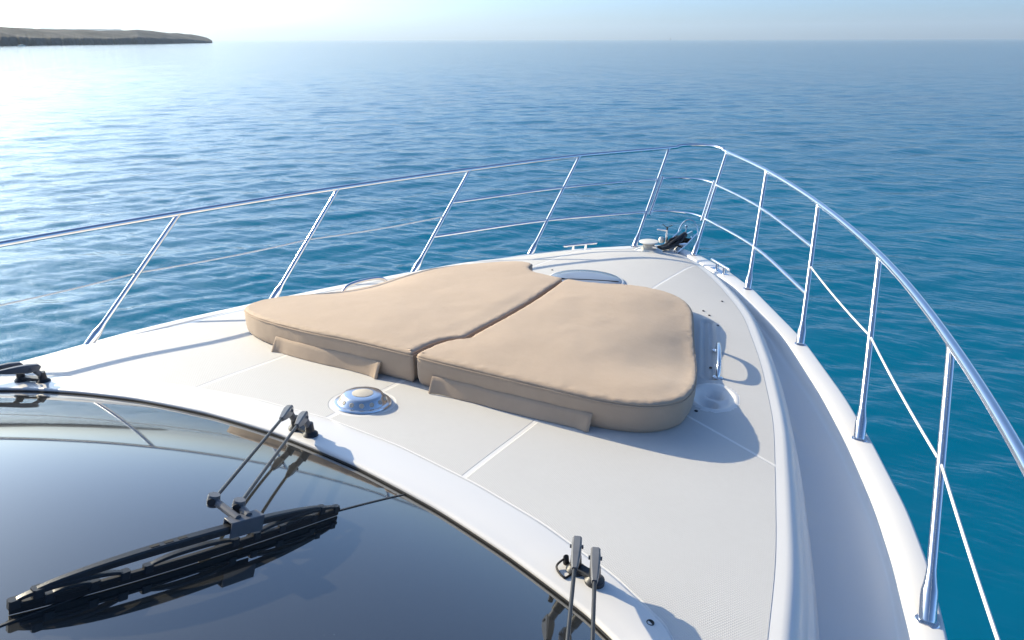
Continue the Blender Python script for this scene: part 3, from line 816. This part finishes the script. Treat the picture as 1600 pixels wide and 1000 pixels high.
# bow roller with two cheeks
mb = MB()
for s in (-1, 1):
    x = .095 * s + .05
    pts = [(6.42, 1.565), (6.42, 1.60), (6.75, 1.60), (7.02, 1.625), (7.20, 1.635), (7.23, 1.60), (7.18, 1.52), (7.0, 1.47), (6.72, 1.49)]
    a = [(x - .006, p, q) for p, q in pts]; b = [(x + .006, p, q) for p, q in pts]
    mb.ring_sweep([a, b])
mb.box((.05, 6.85, 1.485), .18, .72, .012, Matrix.Rotation(R(1.5), 3, 'X'))
br = mb.build('bow_roller', M['steel'], yacht, label='stainless anchor roller reaching over the stem', auto=25)
mb = MB(); mb.lathe([(.0, -.086), (.04, -.086), (.042, -.07), (.026, -.02), (.026, .02), (.042, .07), (.04, .086), (0, .086)], (.05, 7.12, 1.545), 24, (1, 0, 0)); mb.build('roller', M['rubber'], br)
mb = MB(); mb.tube([(.05, 7.05, 1.60), (.05, 7.05, 1.71)], .010, 10); mb.lathe([(0, 0), (.014, 0), (.016, .012), (.009, .02), (0, .021)], (.05, 7.05, 1.705), 12); mb.build('pin', M['steel'], br)
# navigation light on a short post
mb = MB(); px_, py_ = -.015, 6.60
mb.tube([(px_, py_, 1.57), (px_, py_, 1.59), (px_, py_, 1.77)], [.02, .014, .012], 12); mb.box((px_ - .045, py_, 1.762), .11, .022, .014)
nl = mb.build('bow_light', M['steel'], yacht, label='small bow light on a stainless post')
mb = MB(); mb.lathe([(0, -.03), (.022, -.026), (.03, -.006), (.03, .008), (.02, .026), (0, .03)], (px_ - .045, py_ - .01, 1.665), 20); mb.build('lamp', M['white_plastic'], nl)
mb = MB(); mb.tube([(px_ - .05, py_, 1.82), (px_, py_, 1.79), (px_ + .05, py_, 1.825)], .004, 6); mb.tube([(px_, py_, 1.76), (px_, py_, 1.80)], .008, 8); mb.build('vane', M['black_metal'], nl)
# anchor: shank, fluke and hoop, resting in the roller
anc = empty('anchor', (.05, 7.15, 1.58))
tag(anc, 'galvanised anchor with a thin roll bar, resting in the bow roller', 'anchor')
mb = MB(); mb.strip([(0, -.55, .02), (0, -.1, .03), (0, .12, .01), (0, .24, -.12)], Vector((0, .2, 1)).normalized(), .022, .05); mb.build('shank', M['steel'], anc)
mb = MB(); arc = [(.105 * math.cos(a), -.02 + .03 * math.sin(a), .01 + .17 * math.sin(a)) for a in np.linspace(math.pi, 0, 22)]
mb.tube([(-.105, 0, -.07)] + arc + [(.105, 0, -.07)], .0065, 8); mb.build('roll_bar', M['steel'], anc)
mb = MB(); fl_ = [(-.16, -.05, -.10), (0, .30, -.30), (.16, -.05, -.10), (0, -.08, -.06)]
mb.ring_sweep([[Vector(p) for p in fl_], [Vector(p) + Vector((0, .01, -.02)) for p in fl_]]); mb.build('fluke', M['steel'], anc, smooth=False)
# bundle of dark mooring line from the windlass to the roller
mb = MB()
for k in range(16):
    a = random.uniform(0, 6.28); r = random.uniform(.012, .036); ph = random.uniform(0, 6.28)
    pts = []
    for t in np.linspace(0, 1, 22):
        y = 6.20 + .80 * t
        env = .55 + 1.0 * math.exp(-((t - .55) / .28) ** 2)
        x = .03 + .03 * t + math.cos(a + t * 1.6) * r * env * (1.4 if t < .3 else 1) + .006 * math.sin(9 * t + ph)
        zf = float(deck_base(0, min(y, 6.74))) + .030 + .045 * sstep(.15, .75, t)
        z = zf + math.sin(a + t * 1.6) * r * env * .75
        pts.append((x, y, z))
    mb.tube(pts, .0105, 7)
for q in (.62, .66): pass
ln = mb.build('mooring_line', M['rope'])
tag(ln, 'bundle of dark mooring line lying from the windlass to the anchor roller', 'rope')
mb = MB(); pts = []
for t in np.linspace(0, 1, 40):
    pts.append((-.06 + .20 * t + .015 * math.sin(13 * t), 6.16 - .10 * t + .03 * math.sin(7 * t), float(deck_base(0, 6.1)) + .010 - .02 * t))
mb.tube(pts, .007, 7)
o = mb.build('rope_tail', M['rope']); tag(o, 'short loose end of dark line lying on the deck beside the windlass', 'rope')

# ------------------------------------------------------------------ wipers
def gn(x, y):
    v = 1.645 - y
    return Vector((.142 * x, .411 - .148 * v, 1)).normalized()
def build_wiper(label, posts, heads, ends, blade, mount_z):
    """posts: deck points, heads: knuckle tops, ends: arm ends, blade: (A, mid, B) plan points on the glass"""
    mb = MB()
    for p in posts:
        n = up_n(p[0], p[1])
        z = mount_z
        mb.lathe([(0, -.03), (.030, -.03), (.030, .004), (.024, .010), (.018, .016), (.016, .05), (.0, .052)], (p[0], p[1], z), 20, (0, 0, 1))
    a0, a1 = [Vector((p[0], p[1], mount_z + .012)) for p in posts]
    mb.strip([a0, a1], Vector((0, 0, 1)), .03, .016)
    wp = mb.build('wiper', M['black_metal'], yacht, label=label)
    for p, h, e in zip(posts, heads, ends):
        P, Hh, E = Vector(p), Vector(h), Vector(e)
        P.z = mount_z + .03
        d = (E - Hh); L = d.length; d.normalize()
        u = Vector((0, 0, 1)); u = (u - d * u.dot(d)).normalized()
        a = MB()
        # knuckle on the post, tapered arm head, rod
        a.strip([Hh - d * .03 - u * .004, Hh - d * .022, Hh + d * .02, Hh + d * .07, Hh + d * .115, Hh + d * .13], u, [.020, .028, .030, .026, .019, .015], [.022, .034, .040, .032, .020, .016])
        a.tube([P, Vector((Hh.x, Hh.y, Hh.z))], .013, 12)
        a.tube([Hh + d * .008 - u.cross(d) * .02, Hh + d * .008 + u.cross(d) * .02], .006, 10)
        hd = a.build('arm', M['grey_metal'], wp)
        b = MB(); b.tube([Hh + d * .12, Hh + d * (L * .5), E], [.0058, .0054, .0050], 10)
        b.tube([E - d * .015, E + d * .02], .0105, 12)
        b.build('rod', M['black_metal'], hd)
    P0 = Vector(posts[0]); sg = -1 if heads[0][0] > -.5 else 1
    if 'starboard' in label:
        z = MB(); q = [(P0.x + sg * .035, P0.y + .01, mount_z - .01), (P0.x + sg * .038, P0.y + .01, mount_z + .022), (P0.x + sg * .030, P0.y - .004, mount_z + .036)]
        z.tube(q, [.011, .009, .008], 10); z.tube(catmull([q[1], (P0.x + sg * .05, P0.y - .03, mount_z + .012), (P0.x + sg * .012, P0.y - .055, mount_z + .006), (P0.x, P0.y - .02, mount_z + .002)], 6), .0035, 7)
        z.build('washer_nozzle', M['rubber'], wp)
    # blade
    A, Mi, B = [Vector((q[0], q[1], 0)) for q in blade]
    def plan(s):
        q = A * (2 * (s - .5) * (s - 1)) + Mi * (4 * s * (1 - s)) + B * (2 * s * (s - .5))
        return q
    def at(s, h):
        q = plan(s); n = gn(q.x, q.y); return Vector((q.x, q.y, glass_z(q.x, q.y))) + n * h
    def ups(ss): return [gn(plan(s).x, plan(s).y) for s in ss]
    k = MB(); ss = np.linspace(0, 1, 40)
    k.strip([at(s, .011) for s in ss], ups(ss), .006, .018)
    k.strip([at(s, .023) for s in ss], ups(ss), .013, .009)
    bl = k.build('blade', M['rubber'], wp)
    def yoke(s0, s1, h0, h1, w, hh, pw=.8, mat='black_metal', slots=()):
        y_ = MB(); n = 30; S = np.linspace(s0, s1, n)
        q = np.abs(2 * (S - s0) / (s1 - s0) - 1)
        hs = h0 + (h1 - h0) * (1 - q ** 2.2) ** pw
        y_.strip([at(s, h) for s, h in zip(S, hs)], ups(S), [w * (.55 + .45 * (1 - t ** 2)) for t in q], [hh * (.6 + .4 * (1 - t ** 2)) for t in q])
        # feet that clip on what lies below
        for s in (s0, s1):
            y_.strip([at(s, h0 - .014), at(s, h0 + .006)], (plan(1) - plan(0)).normalized(), w * .9, .022)
        return y_.build('yoke', M[mat], bl)
    yoke(.07, .925, .044, .070, .025, .022)
    yoke(.012, .295, .030, .047, .020, .011); yoke(.69, .985, .030, .047, .020, .011)
    yoke(.36, .62, .030, .044, .018, .010)
    yoke(.10, .215, .026, .034, .016, .008); yoke(.78, .90, .026, .034, .016, .008)
    # slots in the top of the main yoke, read as dark inlays
    for s in (.36, .40, .44, .60, .64):
        z_ = MB(); S = np.linspace(s, s + .024, 4); q = np.abs(2 * (S - .07) / .855 - 1); hs = .044 + .026 * (1 - q ** 2.2) ** .8 + .0108
        z_.strip([at(a, h) for a, h in zip(S, hs)], ups(S), .009, .002); z_.build('slot', M['dark_hole'], bl)
    # bracket that joins the arms to the blade
    c = (Vector(ends[0]) + Vector(ends[1])) / 2
    t = .55 if label.startswith('black pantograph wiper lying') else .5
    best = min(np.linspace(.2, .8, 61), key=lambda s: (at(s, .088) - c).length)
    d = (plan(1) - plan(0)).normalized(); n = gn(plan(best).x, plan(best).y); d = (d - n * d.dot(n)).normalized(); sd = n.cross(d)
    rot = Matrix((d, sd, n)).transposed()
    g = MB(); c0 = at(best, .070)
    g.box(c0 + sd * .0165, .095, .004, .042, rot); g.box(c0 - sd * .0165, .095, .004, .042, rot); g.box(c0 + n * .020, .095, .034, .004, rot)
    for e in ends:
        g.tube([c0 + n * .02 + d * ((Vector(e) - c0).dot(d)) * .8, Vector(e)], .010, 10)
        g.lathe([(0, -.016), (.015, -.016), (.017, 0), (.015, .016), (0, .016)], e, 14, n)
    g.build('bracket', M['grey_metal'], wp)
    return wp
build_wiper('black pantograph wiper lying across the middle of the windscreen',
            [(.006, 1.715, 0), (.093, 1.705, 0)], [(.006, 1.69, 2.150), (.093, 1.682, 2.150)], [(.527, .957, 2.380), (.586, .986, 2.366)],
            [(.528, .462), (.612, .82), (.640, 1.272)], 2.060)
build_wiper('grey wiper arms at the starboard corner of the windscreen',
            [(1.300, 1.57, 0), (1.368, 1.555, 0)], [(1.302, 1.567, 2.108), (1.368, 1.552, 2.104)], [(1.60, .80, 2.235), (1.655, .83, 2.225)],
            [(1.60, .35), (1.63, .7), (1.64, 1.08)], 2.015)
build_wiper('grey wiper arms at the port corner of the windscreen',
            [(-1.537, 1.47, 0), (-1.425, 1.51, 0)], [(-1.537, 1.455, 2.082), (-1.425, 1.477, 2.089)], [(-1.66, .70, 2.215), (-1.60, .73, 2.235)],
            [(-1.60, .30), (-1.63, .65), (-1.64, 1.03)], 2.005)

# ------------------------------------------------------------------ far boats
def far_boat(az, dist, L, name, label, cat, sail=False):
    x = CAM[0] - math.sin(R(az)) * dist; y = CAM[1] + math.cos(R(az)) * dist
    root = empty(name, (x, y, .1)); tag(root, label, cat); root.rotation_euler.z = R(az + 60)
    mb = MB(); rings = []
    for t in np.linspace(0, 1, 10):
        w_ = .17 * L * max(.06, math.sin(min(1, t * 1.25 + .45) * math.pi / 2) if t < .45 else math.cos((t - .45) / .55 * math.pi / 2) ** .7)
        yy = (t - .5) * L; s = .10 * L + .05 * L * t ** 2
        rings.append([(-w_, yy, s), (-w_ * .8, yy, .3 * s), (0, yy, -.05 * L), (w_ * .8, yy, .3 * s), (w_, yy, s), (0, yy, s * 1.05)])
    mb.ring_sweep(rings); mb.build('hull', M['white_plastic'], root)
    mb = MB(); mb.box((0, -.05 * L, .16 * L), .2 * L, .36 * L, .12 * L); mb.build('cabin', M['white_plastic'] if not sail else M['grey_metal'], root)
    if sail:
        mb = MB(); mb.tube([(0, .08 * L, .1 * L), (0, .08 * L, 1.25 * L)], [.012 * L, .008 * L], 8); mb.build('mast', M['grey_metal'], root)
        mb = MB(); mb.ring_sweep([[(-.01 * L, .07 * L, .25 * L), (.01 * L, .07 * L, .25 * L), (.03 * L, -.38 * L, .25 * L), (.01 * L, -.38 * L, .25 * L)], [(-.005 * L, .07 * L, 1.2 * L), (.005 * L, .07 * L, 1.2 * L), (.006 * L, .05 * L, 1.2 * L), (0, .05 * L, 1.2 * L)]]); mb.build('sail', M['grey_metal'], root)
    return root
far_boat(17.6, 3600, 9, 'sailboat', 'tiny dark sailboat far off on the open horizon', 'sailboat', True)
far_boat(62.4, 655, 5, 'motor_boat', 'tiny white boat close under the cliffs of the headland', 'boat')
